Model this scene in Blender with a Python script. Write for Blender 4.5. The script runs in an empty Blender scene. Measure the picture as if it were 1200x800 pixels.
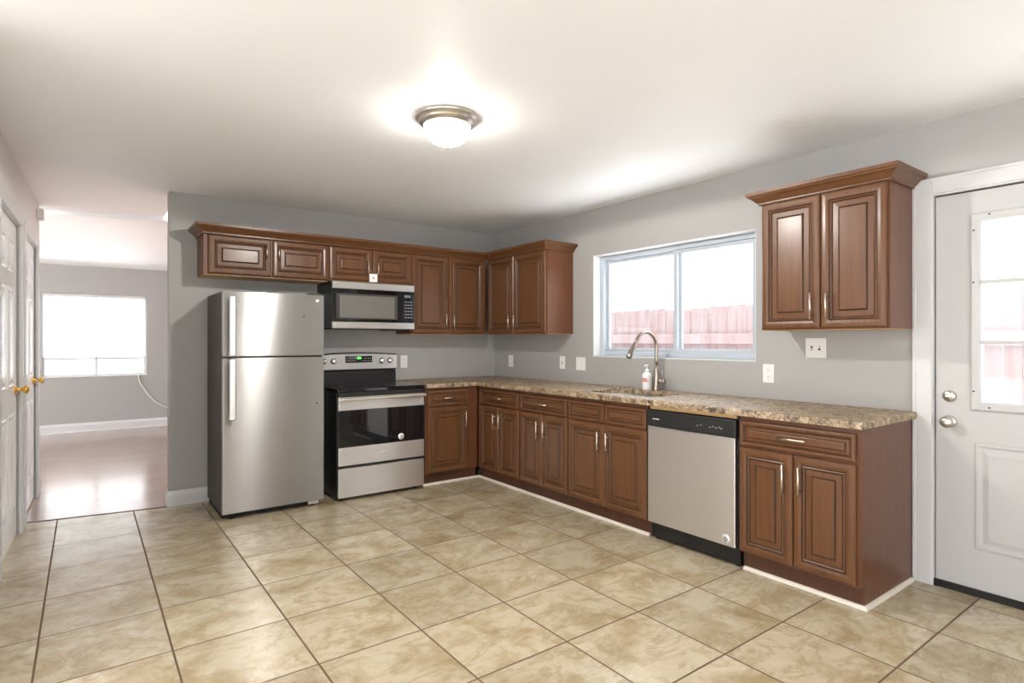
import bpy, bmesh, math, random
from mathutils import Vector, Matrix
from math import radians as R, pi, sin, cos
random.seed(7)
C = bpy.context.scene.collection
SC = bpy.context.scene

# ------------------------------------------------------------------ camera, world, exposure
cam = bpy.data.objects.new('camera', bpy.data.cameras.new('camera')); C.objects.link(cam)
cam.location = (-3.591, -5.153, 1.285)
cam.rotation_euler = (R(90), 0, -math.atan2(500, 674))
cam.data.sensor_width = 36; cam.data.lens = 674/1200*36; cam.data.shift_y = -1/1200
cam.data.clip_start = .02
SC.camera = cam
WORLD = 2.0
LAMP_W = 66
w = bpy.data.worlds.new('sky'); SC.world = w; w.use_nodes = True
wn = w.node_tree.nodes; wl = w.node_tree.links
bg = wn['Background']; bg.inputs[1].default_value = WORLD
tc = wn.new('ShaderNodeTexCoord'); sx = wn.new('ShaderNodeSeparateXYZ'); rp = wn.new('ShaderNodeValToRGB')
wl.new(tc.outputs['Generated'], sx.inputs[0]); wl.new(sx.outputs[2], rp.inputs[0]); wl.new(rp.outputs[0], bg.inputs[0])
rp.color_ramp.elements[0].position = 0; rp.color_ramp.elements[0].color = (1, 1, 1, 1)
rp.color_ramp.elements[1].position = .6; rp.color_ramp.elements[1].color = (.93, .97, 1, 1)
SC.view_settings.view_transform = 'Standard'; SC.view_settings.look = 'None'
SC.view_settings.gamma = 1; SC.view_settings.use_curve_mapping = False
SC.view_settings.exposure = 1.07
sl = bpy.data.lights.new('sun', 'SUN'); sl.energy = 15; sl.angle = R(1); sl.color = (1, 1, 1)
sun = bpy.data.objects.new('sun', sl); C.objects.link(sun); sun.rotation_euler = Vector((.12, .34, -.9)).to_track_quat('-Z', 'Y').to_euler()

# ------------------------------------------------------------------ materials
def lin(r, g, b):
    f = lambda c: (c/255/12.92) if c/255 <= .04045 else ((c/255+.055)/1.055)**2.4
    return (f(r), f(g), f(b), 1)
def mat(name, col, rough=.5, metal=0, **kw):
    m = bpy.data.materials.new(name); m.use_nodes = True
    b = m.node_tree.nodes['Principled BSDF']
    b.inputs['Base Color'].default_value = col; b.inputs['Roughness'].default_value = rough
    b.inputs['Metallic'].default_value = metal
    for k, v in kw.items(): b.inputs[k.replace('_', ' ')].default_value = v
    return m
def N(m, t, **kw):
    n = m.node_tree.nodes.new(t)
    for k, v in kw.items(): setattr(n, k, v)
    return n
def L(m, a, b): m.node_tree.links.new(a, b)
def P(m): return m.node_tree.nodes['Principled BSDF']
def coords(m, scale=(1, 1, 1), loc=(0, 0, 0), kind='Object'):
    t = N(m, 'ShaderNodeTexCoord'); mp = N(m, 'ShaderNodeMapping')
    mp.inputs['Scale'].default_value = scale; mp.inputs['Location'].default_value = loc
    L(m, t.outputs[kind], mp.inputs[0]); return mp.outputs[0]
def noise(m, vec, scale, detail=4, rough=.55, dist=0):
    n = N(m, 'ShaderNodeTexNoise'); n.inputs['Scale'].default_value = scale; n.inputs['Detail'].default_value = detail
    n.inputs['Roughness'].default_value = rough; n.inputs['Distortion'].default_value = dist
    L(m, vec, n.inputs['Vector']); return n.outputs['Fac']
def ramp(m, fac, stops):
    r = N(m, 'ShaderNodeValToRGB'); e = r.color_ramp.elements
    while len(e) < len(stops): e.new(.5)
    for i, (p, c) in enumerate(stops): e[i].position = p; e[i].color = c
    L(m, fac, r.inputs[0]); return r.outputs[0]
def mix(m, fac, a, b, mode='MIX'):
    n = N(m, 'ShaderNodeMix', data_type='RGBA', blend_type=mode)
    for s, v in ((n.inputs[0], fac), (n.inputs[6], a), (n.inputs[7], b)):
        if hasattr(v, 'links') or hasattr(v, 'is_linked'): L(m, v, s)
        else: s.default_value = v
    return n.outputs[2]
def bump(m, h, st, dist=.01):
    b = N(m, 'ShaderNodeBump'); b.inputs['Strength'].default_value = st; b.inputs['Distance'].default_value = dist
    L(m, h, b.inputs['Height']); L(m, b.outputs[0], P(m).inputs['Normal'])

def wall_mat(name, col):
    m = mat(name, col, .55); v = coords(m)
    bump(m, noise(m, v, 160, 3), .08, .003)
    L(m, mix(m, noise(m, v, 1.1, 3), tuple(c*.97 for c in col[:3])+(1,), tuple(c*1.03 for c in col[:3])+(1,)), P(m).inputs['Base Color'])
    return m
M = {}
M['wall'] = wall_mat('grey wall paint', (.368, .360, .348, 1))
M['warmwall'] = wall_mat('off white wall paint', (.74, .71, .69, 1))
M['ceil'] = wall_mat('ceiling paint', (.895, .91, .925, 1))
M['white'] = mat('white trim paint', (0.6072, 0.6072, 0.6118, 1), .35)
M['doorwhite'] = mat('white door paint', (0.4902, 0.4859, 0.4816, 1), .4)
M['closetwhite'] = mat('bright white closet paint', (.86, .86, .86, 1), .22)
M['vinyl'] = mat('window frame', (.44, .49, .54, 1), .35)
M['plastic'] = mat('white plastic', (.78, .77, .74, 1), .3)
M['dark'] = mat('dark slot', (.03, .03, .03, 1), .6)
M['black'] = mat('black enamel', (.008, .008, .009, 1), .28)
M['blackglass'] = mat('black glass', (.006, .006, .007, 1), .04)
M['blackplastic'] = mat('black plastic', (.012, .012, .013, 1), .4)
M['gap'] = mat('black rubber', (.012, .011, .01, 1), .8)
M['fridgeside'] = mat('dark grey textured steel', (.05, .047, .044, 1), .5, Specular_IOR_Level=.3)
M['nickel'] = mat('brushed nickel', (.60, .57, .53, 1), .3, 1)
M['bronze nickel'] = mat('warm brushed nickel', (.36, .31, .26, 1), .3, 1)
M['chrome'] = mat('chrome', (.75, .74, .73, 1), .12, 1)
M['pull'] = mat('satin pull metal', (.74, .68, .60, 1), .3, 1)
M['brass'] = mat('polished brass', (.83, .52, .14, 1), .16, 1)
M['gold tan'] = mat('raw pine strip', (.55, .36, .16, 1), .6)
M['caulk'] = mat('shoe moulding paint', (.72, .66, .57, 1), .55)
M['badge'] = mat('silver badge', (.8, .8, .8, 1), .25, .6)
M['paper'] = mat('white paper tag', (.85, .84, .83, 1), .7)
M['green'] = mat('clock digits', (.02, .1, .02, 1), .4)
P(M['green']).inputs['Emission Color'].default_value = (.12, .9, .1, 1); P(M['green']).inputs['Emission Strength'].default_value = .8
M['greytext'] = mat('pale grey print', (.32, .32, .33, 1), .5)
M['ring'] = mat('dark grey print', (.05, .05, .052, 1), .4)
M['lcd'] = mat('microwave display', (.16, .22, .2, 1), .3)
M['red print'] = mat('red print', (.62, .16, .13, 1), .5)

def steel(name, base, rough, aniso, rot=0):
    m = mat(name, base, rough, 1); p = P(m)
    p.inputs['Anisotropic'].default_value = aniso; p.inputs['Anisotropic Rotation'].default_value = rot
    t = N(m, 'ShaderNodeCombineXYZ'); t.inputs[2].default_value = 1; L(m, t.outputs[0], p.inputs['Tangent'])
    v = coords(m, (2, 2, 900)); n = noise(m, v, 3, 2)
    r = N(m, 'ShaderNodeMapRange'); r.inputs['To Min'].default_value = rough-.015; r.inputs['To Max'].default_value = rough+.015
    L(m, n, r.inputs[0]); L(m, r.outputs[0], p.inputs['Roughness'])
    big = coords(m, (1, 1, .7)); bump(m, noise(m, big, 2.2, 1), .12, .02)
    return m
M['steel'] = steel('brushed stainless steel', (.42, .415, .41, 1), .28, 1)
M['steel2'] = steel('satin stainless steel', (.80, .795, .79, 1), .36, .8)

def wood(name, a, b, c, rough):
    m = mat(name, a, rough)
    v = coords(m, (26, 26, 1.6)); n1 = noise(m, v, 1.6, 5, .6, .6)
    n2 = noise(m, coords(m, (1, 1, .5)), 3.0, 3)
    col = ramp(m, n1, [(.25, b), (.55, a), (.85, c)])
    col = mix(m, n2, mix(m, .35, col, b), col)
    L(m, col, P(m).inputs['Base Color'])
    P(m).inputs['Specular IOR Level'].default_value = .32; P(m).inputs['Coat Weight'].default_value = .1; P(m).inputs['Coat Roughness'].default_value = .2
    bump(m, n1, .05, .002)
    return m
M['wood'] = wood('maple cabinet stain', (0.1365, 0.05772, 0.02262, 1), (0.0975, 0.039, 0.01482, 1), (0.1716, 0.07644, 0.0312, 1), .33)
M['glaze'] = wood('dark glaze in cabinet grooves', (.050, .020, .009, 1), (.036, .014, .006, 1), (.065, .027, .012, 1), .5)
M['panelwood'] = wood('reddish cabinet veneer', (0.1404, 0.05304, 0.0234, 1), (0.1092, 0.039, 0.01716, 1), (0.1677, 0.06708, 0.03042, 1), .36)
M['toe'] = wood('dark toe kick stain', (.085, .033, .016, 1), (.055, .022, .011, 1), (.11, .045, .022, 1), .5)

def granite():
    m = mat('speckled granite', (.5, .4, .28, 1), .52, Specular_IOR_Level=1.0); v = coords(m)
    n1 = noise(m, v, 27, 6, .68, .8); n2 = noise(m, v, 60, 3, .6); n3 = noise(m, v, 11, 4, .6, .5)
    base = ramp(m, n1, [(.38, (.025, .017, .011, 1)), (.46, (.19, .115, .055, 1)), (.55, (.38, .275, .16, 1)), (.66, (.56, .47, .35, 1)), (.8, (.33, .19, .085, 1))])
    spk = ramp(m, n2, [(.385, (1, 1, 1, 1)), (.43, (0, 0, 0, 1))])
    col = mix(m, spk, base, (.022, .016, .012, 1))
    col = mix(m, ramp(m, n3, [(.45, (0, 0, 0, 1)), (.7, (.6, .6, .6, 1))]), col, (.47, .36, .23, 1))
    L(m, col, P(m).inputs['Base Color']); return m
M['granite'] = granite()

def tile():
    m = mat('beige stone-look tile', (.5, .42, .3, 1), .3); v = coords(m, loc=(1.485, 2.4, 0))
    br = N(m, 'ShaderNodeTexBrick', offset=0, squash=1); L(m, v, br.inputs['Vector'])
    br.inputs['Scale'].default_value = 1; br.inputs['Brick Width'].default_value = .4535; br.inputs['Row Height'].default_value = .4595
    br.inputs['Mortar Size'].default_value = .0046; br.inputs['Mortar Smooth'].default_value = .2
    br.inputs['Color1'].default_value = (0, 0, 0, 1); br.inputs['Color2'].default_value = (1, 1, 1, 1); br.inputs['Bias'].default_value = 0
    br.inputs['Mortar'].default_value = (.5, .5, .5, 1)
    # each tile shifts its own vein pattern
    sc = N(m, 'ShaderNodeVectorMath', operation='SCALE'); L(m, br.outputs['Color'], sc.inputs[0]); sc.inputs['Scale'].default_value = 7.3
    ad = N(m, 'ShaderNodeVectorMath', operation='ADD'); L(m, v, ad.inputs[0]); L(m, sc.outputs[0], ad.inputs[1])
    n1 = noise(m, ad.outputs[0], 3.4, 9, .66, .45); n2 = noise(m, ad.outputs[0], 9, 7, .66, .5)
    st = N(m, 'ShaderNodeMapping'); st.inputs['Scale'].default_value = (1.2, 2.2, 1); st.inputs['Rotation'].default_value = (0, 0, .5); L(m, ad.outputs[0], st.inputs[0])
    n3 = noise(m, st.outputs[0], 2.6, 9, .66, .7)
    col = ramp(m, n1, [(.32, (0.3255, 0.2418, 0.1348, 1)), (.44, (0.4278, 0.3441, 0.2185, 1)), (.57, (0.5301, 0.4557, 0.3301, 1)), (.72, (0.4557, 0.3674, 0.2372, 1))])
    vein = ramp(m, n3, [(.465, (0, 0, 0, 1)), (.497, (.5, .5, .5, 1)), (.53, (0, 0, 0, 1))])
    col = mix(m, vein, col, (.31, .22, .115, 1))
    col = mix(m, ramp(m, n2, [(.52, (0, 0, 0, 1)), (.70, (.5, .5, .5, 1))]), col, (.62, .555, .44, 1))
    hs = N(m, 'ShaderNodeHueSaturation'); mr = N(m, 'ShaderNodeMapRange'); mr.inputs['To Min'].default_value = .88; mr.inputs['To Max'].default_value = 1.08
    L(m, br.outputs['Color'], mr.inputs[0]); L(m, mr.outputs[0], hs.inputs['Value']); L(m, col, hs.inputs['Color'])
    col = mix(m, br.outputs['Fac'], hs.outputs[0], (.135, .082, .045, 1))
    L(m, col, P(m).inputs['Base Color'])
    rr = N(m, 'ShaderNodeMapRange'); rr.inputs['To Min'].default_value = .21; rr.inputs['To Max'].default_value = .8
    L(m, br.outputs['Fac'], rr.inputs[0]); L(m, rr.outputs[0], P(m).inputs['Roughness'])
    iv = N(m, 'ShaderNodeMath', operation='SUBTRACT'); iv.inputs[0].default_value = 1; L(m, br.outputs['Fac'], iv.inputs[1])
    bump(m, iv.outputs[0], .35, .004); return m
M['tile'] = tile()

def laminate():
    m = mat('pinkish brown laminate', (.3, .18, .13, 1), .3); v = coords(m)
    br = N(m, 'ShaderNodeTexBrick', offset=.4); L(m, v, br.inputs['Vector']); br.inputs['Scale'].default_value = 1
    br.inputs['Brick Width'].default_value = 1.2; br.inputs['Row Height'].default_value = .13; br.inputs['Mortar Size'].default_value = .0015
    br.inputs['Color1'].default_value = (.21, .105, .065, 1); br.inputs['Color2'].default_value = (.29, .165, .11, 1); br.inputs['Mortar'].default_value = (.16, .09, .06, 1)
    n = noise(m, coords(m, (3, 28, 1)), 1.5, 5, .6, .5)
    col = mix(m, ramp(m, n, [(.35, (0, 0, 0, 1)), (.7, (.6, .6, .6, 1))]), br.outputs['Color'], (.36, .22, .155, 1))
    L(m, col, P(m).inputs['Base Color']); bump(m, n, .04, .003); P(m).inputs['Coat Weight'].default_value = 1; P(m).inputs['Coat Roughness'].default_value = .15; return m
M['laminate'] = laminate()

def glass(name, tint=(1, 1, 1, 1), refl=.04):
    m = bpy.data.materials.new(name); m.use_nodes = True; nt = m.node_tree; nt.nodes.clear()
    o = nt.nodes.new('ShaderNodeOutputMaterial'); mx = nt.nodes.new('ShaderNodeMixShader')
    t = nt.nodes.new('ShaderNodeBsdfTransparent'); g = nt.nodes.new('ShaderNodeBsdfGlossy')
    t.inputs[0].default_value = tint; g.inputs['Roughness'].default_value = .02; mx.inputs[0].default_value = refl
    nt.links.new(t.outputs[0], mx.inputs[1]); nt.links.new(g.outputs[0], mx.inputs[2]); nt.links.new(mx.outputs[0], o.inputs[0]); return m
M['glass'] = glass('window glass')
def frosted():
    m = bpy.data.materials.new('lit frosted glass bowl'); m.use_nodes = True; nt = m.node_tree; nt.nodes.clear()
    o = nt.nodes.new('ShaderNodeOutputMaterial'); mx = nt.nodes.new('ShaderNodeMixShader'); ad = nt.nodes.new('ShaderNodeAddShader')
    t = nt.nodes.new('ShaderNodeBsdfTransparent'); d = nt.nodes.new('ShaderNodeBsdfTranslucent'); e = nt.nodes.new('ShaderNodeEmission')
    e.inputs[0].default_value = (1, .96, .9, 1); e.inputs[1].default_value = 1.4
    nt.links.new(d.outputs[0], ad.inputs[0]); nt.links.new(e.outputs[0], ad.inputs[1]); mx.inputs[0].default_value = .35
    nt.links.new(t.outputs[0], mx.inputs[1]); nt.links.new(ad.outputs[0], mx.inputs[2]); nt.links.new(mx.outputs[0], o.inputs[0]); return m
M['bowl'] = frosted()
def blindmat():
    m = bpy.data.materials.new('white blind slat'); m.use_nodes = True; nt = m.node_tree; b = P(m)
    b.inputs['Base Color'].default_value = (.82, .83, .84, 1); b.inputs['Roughness'].default_value = .5
    t = nt.nodes.new('ShaderNodeBsdfTranslucent'); t.inputs[0].default_value = (.95, .96, .97, 1)
    mx = nt.nodes.new('ShaderNodeMixShader'); mx.inputs[0].default_value = .85
    nt.links.new(b.outputs[0], mx.inputs[1]); nt.links.new(t.outputs[0], mx.inputs[2]); nt.links.new(mx.outputs[0], nt.nodes['Material Output'].inputs[0]); return m
M['blind'] = blindmat()
def fencemat():
    m = mat('weathered red fence stain', (.34, .2, .2, 1), .8); v = coords(m, (1, 7, 1))
    n = noise(m, v, 1, 2, .5); k = noise(m, coords(m, (10, 10, 1.2)), 1.6, 4, .6, .4)
    c = ramp(m, n, [(.3, (.185, .118, .112, 1)), (.5, (.205, .156, .158, 1)), (.7, (.22, .186, .193, 1))])
    L(m, mix(m, ramp(m, k, [(.55, (0, 0, 0, 1)), (.8, (.6, .6, .6, 1))]), c, (.115, .075, .075, 1)), P(m).inputs['Base Color']); return m
M['fence'] = fencemat()
M['ground'] = mat('pale ground for bounce light', (.66, .66, .67, 1), .9)  # unseen ground, made pale so daylight bounces up to the ceiling
M['soapbody'] = mat('white soap bottle', (.82, .81, .79, 1), .3)

# ------------------------------------------------------------------ mesh helpers
class MB:
    def __init__(s, *mats): s.bm = bmesh.new(); s.mats = [M[k] for k in mats]
    def box(s, x0, x1, y0, y1, z0, z1, bev=0, mi=0, seg=2):
        t = bmesh.new()
        bmesh.ops.create_cube(t, size=1, matrix=Matrix.Translation(((x0+x1)/2, (y0+y1)/2, (z0+z1)/2)) @ Matrix.Diagonal((abs(x1-x0), abs(y1-y0), abs(z1-z0), 1)))
        if bev: bmesh.ops.bevel(t, geom=t.edges[:], offset=bev, segments=seg, affect='EDGES', profile=.5)
        for f in t.faces: f.material_index = mi
        s._join(t); return s
    def _join(s, t):
        me = bpy.data.meshes.new('t'); t.to_mesh(me); t.free(); s.bm.from_mesh(me); bpy.data.meshes.remove(me)
    def tube(s, pts, r, seg=12, mi=0, cap=True):
        pts = [Vector(p) for p in pts]; rr = r if isinstance(r, (list, tuple)) else [r]*len(pts); rings = []
        for i, p in enumerate(pts):
            d = (pts[min(i+1, len(pts)-1)]-pts[max(i-1, 0)]).normalized()
            if i == 0:
                a = Vector((0, 0, 1)) if abs(d.z) < .9 else Vector((1, 0, 0)); u = d.cross(a).normalized()
            else: u = (u-d*u.dot(d)).normalized()
            v = d.cross(u)
            rings.append([s.bm.verts.new(p+(u*cos(2*pi*k/seg)+v*sin(2*pi*k/seg))*rr[i]) for k in range(seg)])
        for a, b in zip(rings, rings[1:]):
            for k in range(seg):
                f = s.bm.faces.new((a[k], a[(k+1) % seg], b[(k+1) % seg], b[k])); f.smooth = True; f.material_index = mi
        if cap:
            for q in (list(reversed(rings[0])), rings[-1]):
                f = s.bm.faces.new(q); f.material_index = mi
        return s
    def lathe(s, prof, c=(0, 0, 0), axis='Z', seg=32, mi=0):
        ax = {'Z': Matrix(), 'Y': Matrix.Rotation(R(90), 4, 'X'), 'X': Matrix.Rotation(R(90), 4, 'Y'), '-X': Matrix.Rotation(R(-90), 4, 'Y')}[axis]
        T = Matrix.Translation(c) @ ax; rings = []
        for r, z in prof:
            if r < 1e-6: rings.append([s.bm.verts.new(T @ Vector((0, 0, z)))])
            else: rings.append([s.bm.verts.new(T @ Vector((r*cos(2*pi*k/seg), r*sin(2*pi*k/seg), z))) for k in range(seg)])
        for a, b in zip(rings, rings[1:]):
            for k in range(seg):
                q = [a[k % len(a)], a[(k+1) % len(a)], b[(k+1) % len(b)], b[k % len(b)]]
                q = list(dict.fromkeys(q))
                if len(q) > 2:
                    f = s.bm.faces.new(q); f.smooth = True; f.material_index = mi
        return s
    def prism(s, poly, axis, a, b, mi=0):
        def p(u, v, t): return {'X': (t, u, v), 'Y': (u, t, v), 'Z': (u, v, t)}[axis]
        A = [s.bm.verts.new(p(u, v, a)) for u, v in poly]; B = [s.bm.verts.new(p(u, v, b)) for u, v in poly]
        n = len(poly); fs = [s.bm.faces.new(A), s.bm.faces.new(list(reversed(B)))]
        for i in range(n): fs.append(s.bm.faces.new((A[i], B[i], B[(i+1) % n], A[(i+1) % n])))
        for f in fs: f.material_index = mi
        return s
    def loops(s, x0, x1, z0, z1, yb, prof, back=True, sign=-1):
        """nested rectangles: prof = (inset, out, material of the strip that leads here)"""
        rings = []
        for ins, out, mi in prof:
            y = yb+sign*out
            rings.append(([s.bm.verts.new(c) for c in ((x0+ins, y, z0+ins), (x1-ins, y, z0+ins), (x1-ins, y, z1-ins), (x0+ins, y, z1-ins))], mi))
        for (a, _), (b, mi) in zip(rings, rings[1:]):
            for k in range(4):
                f = s.bm.faces.new((a[k], a[(k+1) % 4], b[(k+1) % 4], b[k])); f.material_index = mi
        f = s.bm.faces.new(rings[-1][0]); f.material_index = 0
        if back: s.bm.faces.new(list(reversed(rings[0][0])))
        return s
    def sweep(s, path, prof, mi=0):
        """path of (x,y); prof of (outward to the right of travel, z)"""
        pv = [Vector(p) for p in path]; n = len(pv); strips = []
        for o, z in prof:
            row = []
            for i, p in enumerate(pv):
                ds = []
                if i > 0: ds.append((pv[i]-pv[i-1]).normalized())
                if i < n-1: ds.append((pv[i+1]-pv[i]).normalized())
                ns = [Vector((d.y, -d.x)) for d in ds]
                m = sum(ns, Vector((0, 0)))
                m = m/(m.dot(ns[0]))
                q = p+m*o; row.append(s.bm.verts.new((q.x, q.y, z)))
            strips.append(row)
        k = len(strips)
        for a in range(k):
            b = (a+1) % k
            for i in range(n-1):
                f = s.bm.faces.new((strips[a][i], strips[a][i+1], strips[b][i+1], strips[b][i])); f.material_index = mi
        s.bm.faces.new([r[0] for r in strips]); s.bm.faces.new([r[-1] for r in reversed(strips)])
        return s
    def obj(s, name, parent=None, smooth=False, loc=None):
        bmesh.ops.recalc_face_normals(s.bm, faces=s.bm.faces[:])
        me = bpy.data.meshes.new(name); s.bm.to_mesh(me); s.bm.free()
        for m in s.mats: me.materials.append(m)
        if smooth:
            for p in me.polygons: p.use_smooth = True
        o = bpy.data.objects.new(name, me); C.objects.link(o)
        if parent is not None: o.parent = parent
        if loc: o.location = loc
        return o
def tag(o, label, cat, group=None):
    o['label'] = label; o['category'] = cat
    if group: o['group'] = group
    return o
def thing(name, label, cat, loc=(0, 0, 0), rz=0, group=None):
    o = bpy.data.objects.new(name, None); C.objects.link(o); o.location = loc; o.rotation_euler = (0, 0, rz); o.empty_display_size = .1
    return tag(o, label, cat, group)
def struct(o): o['kind'] = 'structure'; return o
def sthing(name, loc=(0, 0, 0), rz=0):
    o = bpy.data.objects.new(name, None); C.objects.link(o); o.location = loc; o.rotation_euler = (0, 0, rz); return struct(o)
def at(o, p): return (p[0]-o.location[0], p[1]-o.location[1], p[2]-o.location[2])

# ------------------------------------------------------------------ the setting
H = 2.44
TH = .16
LA = math.atan(.0275)                                    # the hall wall runs slightly off square
hx = lambda y: -3.94+.0275*y
# floors
struct(MB('tile').prism([(-7.5, -8.6), (0, -8.6), (0, .0), (-3.07, .0), (hx(.14), .14), (-7.5, .14)], 'Z', -.12, 0).obj('floor'))
struct(MB('laminate').prism([(-7.5, .152), (hx(.15), .152), (-3.07, .012), (-3.07, .12), (1.2, .12), (1.2, 5.03), (-7.5, 5.03)], 'Z', -.12, -.002).obj('floor_hall'))
struct(MB('toe').prism([(hx(.14), .138), (-3.07, -.004), (-3.07, .016), (hx(.15), .156)], 'Z', -.05, .003).obj('trim_1'))
# ceilings
struct(MB('ceil').prism([(-7.5, -8.6), (TH, -8.6), (TH, .12), (-3.0, .12), (-3.0, 1.07), (-7.5, 2.7)], 'Z', H, H+.1).obj('ceiling'))
b = MB('ceil'); lo_v = [(-7.5, 2.72, 2.438), (-3.0, 1.085, 2.402), (1.2, 1.085, 2.402), (1.2, 5.1, 2.345), (-7.5, 5.1, 2.345)]
va = [b.bm.verts.new(p) for p in lo_v]; vb = [b.bm.verts.new((p[0], p[1], H+.1)) for p in lo_v]
b.bm.faces.new(va); b.bm.faces.new(list(reversed(vb)))
for k in range(5): b.bm.faces.new((va[k], va[(k+1) % 5], vb[(k+1) % 5], vb[k]))
struct(b.obj('ceiling_hall'))
# walls
struct(MB('wall').box(-3.07, TH, 0, .12, 0, H).obj('wall_back'))
W0, W1, WZ0, WZ1 = -1.511, -3.043, 1.143, 2.033           # kitchen window opening
D0, D1, DZ = -4.040, -4.967, 2.052                        # door opening
b = MB('wall')
b.box(0, TH, W0, 0, 0, H).box(0, TH, W1, W0, 0, WZ0).box(0, TH, W1, W0, WZ1, H).box(0, TH, D0, W1, 0, H).box(0, TH, D1, D0, DZ, H)
b.box(0, TH, -6.9, D1, 0, H).box(0, TH, -7.7, -6.9, 0, .5).box(0, TH, -7.7, -6.9, 2.05, H).box(0, TH, -8.6, -7.7, 0, H)
struct(b.obj('wall_right'))
# hall wall with its two closets (local frame: x along the wall towards the far room, y into the room = -y)
lw = lambda y: (hx(y), y, 0)
def frame_left():                                         # local +X -> along +Y, local -Y -> into the room (+X)
    return (-3.94, 0, 0), R(90)-LA
llo, lrz = frame_left()
b = MB('warmwall')
b.box(-2.4, -1.03, 0, .12, 0, H).box(-.14, .10, 0, .12, 0, H).box(.93, 1.2, 0, .12, 0, H)
b.box(-1.03, -.14, 0, .12, 2.05, H).box(.10, .93, 0, .12, 2.05, H)
o = struct(b.obj('wall_left')); o.location = llo; o.rotation_euler[2] = lrz
# far room
b = MB('wall'); X0, X1, Z0, Z1, FY = -4.075, -2.852, .775, 1.945, 5.03
b.box(-7.5, X0, FY, FY+.14, 0, H).box(X1, 1.2, FY, FY+.14, 0, H).box(X0, X1, FY, FY+.14, 0, Z0).box(X0, X1, FY, FY+.14, Z1, H)
struct(b.obj('wall_far'))
struct(MB('wall').box(1.2, 1.3, .12, 5.17, 0, H).obj('wall_far_right'))
# rear of the kitchen: unseen wall, its wide opening added to let daylight in
b = MB('wall'); b.box(-7.5, -5.6, -8.7, -8.6, 0, H).box(-2.2, TH, -8.7, -8.6, 0, H).box(-5.6, -2.2, -8.7, -8.6, 2.1, H)
struct(b.obj('wall_rear'))
# yard
struct(MB('ground').box(-12, 14, -14, 14, -.5, -.4).obj('ground'))

# baseboards
base_prof = [(0, 0), (.012, 0), (.014, .085), (.010, .10), (.006, .112), (.004, .12), (0, .12)]
struct(MB('white').sweep([(-3.072, .115), (-3.072, -.001), (-2.0, -.001)], base_prof).obj('baseboard_back'))
struct(MB('white').sweep([(-7.4, FY-.001), (1.19, FY-.001)], base_prof).obj('baseboard_far'))
def left_obj(mb, name):
    o = struct(mb.obj(name)); o.location = llo; o.rotation_euler[2] = lrz; return o
b = MB('white')
for a, c in ((-2.4, -1.105), (-.064, .022), (1.008, 1.2)):
    b.sweep([(a, -.001), (c, -.001)], base_prof)
left_obj(b, 'baseboard_left')
# white quarter-round along the toe kicks
qr = [(0, .001), (.018, .001), (.016, .010), (.010, .017), (0, .019)]
struct(MB('caulk').sweep([(-1.2, -.603), (-.603, -.603), (-.603, -2.655)], qr).obj('trim_2'))
struct(MB('caulk').sweep([(-.603, -3.33), (-.603, -3.951), (-.04, -3.951)], qr).obj('trim_3'))

# ---- kitchen window
win = sthing('window_1', (0, 0, 0))
b = MB('white')                                           # painted reveal lining
b.box(.002, .10, W0-.006, W0, WZ0, WZ1).box(.002, .10, W1, W1+.006, WZ0, WZ1).box(.002, .10, W1, W0, WZ1-.006, WZ1).box(-.004, .10, W1, W0, WZ0, WZ0+.010)
b.obj('reveal', win)
fx0, fx1 = .088, .15
b = MB('vinyl'); fw = .038
b.box(fx0, fx1, W0-.006-fw, W0-.006, WZ0+.01, WZ1-.006, .004).box(fx0, fx1, W1+.006, W1+.006+fw, WZ0+.01, WZ1-.006, .004)
b.box(fx0, fx1, W1+.006+fw, W0-.006-fw, WZ0+.01, WZ0+.01+fw, .004).box(fx0, fx1, W1+.006+fw, W0-.006-fw, WZ1-.006-fw, WZ1-.006, .004)
b.obj('window_frame', win)
ym = -2.33
def sash(ya, yb, x0, x1, name, sw):
    z0, z1 = WZ0+.05, WZ1-.046
    b = MB('vinyl'); b.box(x0, x1, ya-sw, ya, z0, z1, .003).box(x0, x1, yb, yb+sw, z0, z1, .003)
    b.box(x0, x1, yb+sw, ya-sw, z0, z0+sw*.8, .003).box(x0, x1, yb+sw, ya-sw, z1-sw*.8, z1, .003)
    s_ = b.obj('sash', win)
    MB('glass').box((x0+x1)/2-.002, (x0+x1)/2+.002, yb+sw, ya-sw, z0+sw*.8, z1-sw*.8).obj('pane', s_)
    return s_
sash(W0-.046, ym-.025, .125, .147, 'sash', .032)
s2 = sash(ym+.03, W1+.046, .094, .116, 'sash', .036)
MB('nickel').box(.112, .122, ym+.026, ym+.040, 1.62, 1.68, .003).obj('latch', s2)
# ---- unseen window added behind the camera for its daylight, and the far room's window
win = sthing('added_window_3', (0, 0, 0))
b = MB('vinyl'); b.box(.06, .12, -7.7, -7.66, .5, 2.05).box(.06, .12, -6.94, -6.9, .5, 2.05).box(.06, .12, -7.66, -6.94, .5, .54).box(.06, .12, -7.66, -6.94, 2.01, 2.05).box(.06, .12, -7.66, -6.94, 1.25, 1.29)
b.obj('window_frame', win)
MB('glass').box(.088, .092, -7.66, -6.94, .54, 2.01).obj('pane', win)
win = sthing('window_2', (0, 0, 0))
b = MB('white'); b.box(X0, X0+.03, FY+.07, FY+.12, Z0, Z1).box(X1-.03, X1, FY+.07, FY+.12, Z0, Z1).box(X0+.03, X1-.03, FY+.07, FY+.12, Z0, Z0+.03).box(X0+.03, X1-.03, FY+.07, FY+.12, Z1-.03, Z1)
b.box(X0, X1, FY-.012, FY+.07, Z0-.006, Z0+.008, .003)
b.obj('window_frame', win)
MB('white').box((X0+X1)/2-.02, (X0+X1)/2+.02, FY+.075, FY+.115, Z0+.03, Z1-.03).obj('sash', win)
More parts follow.
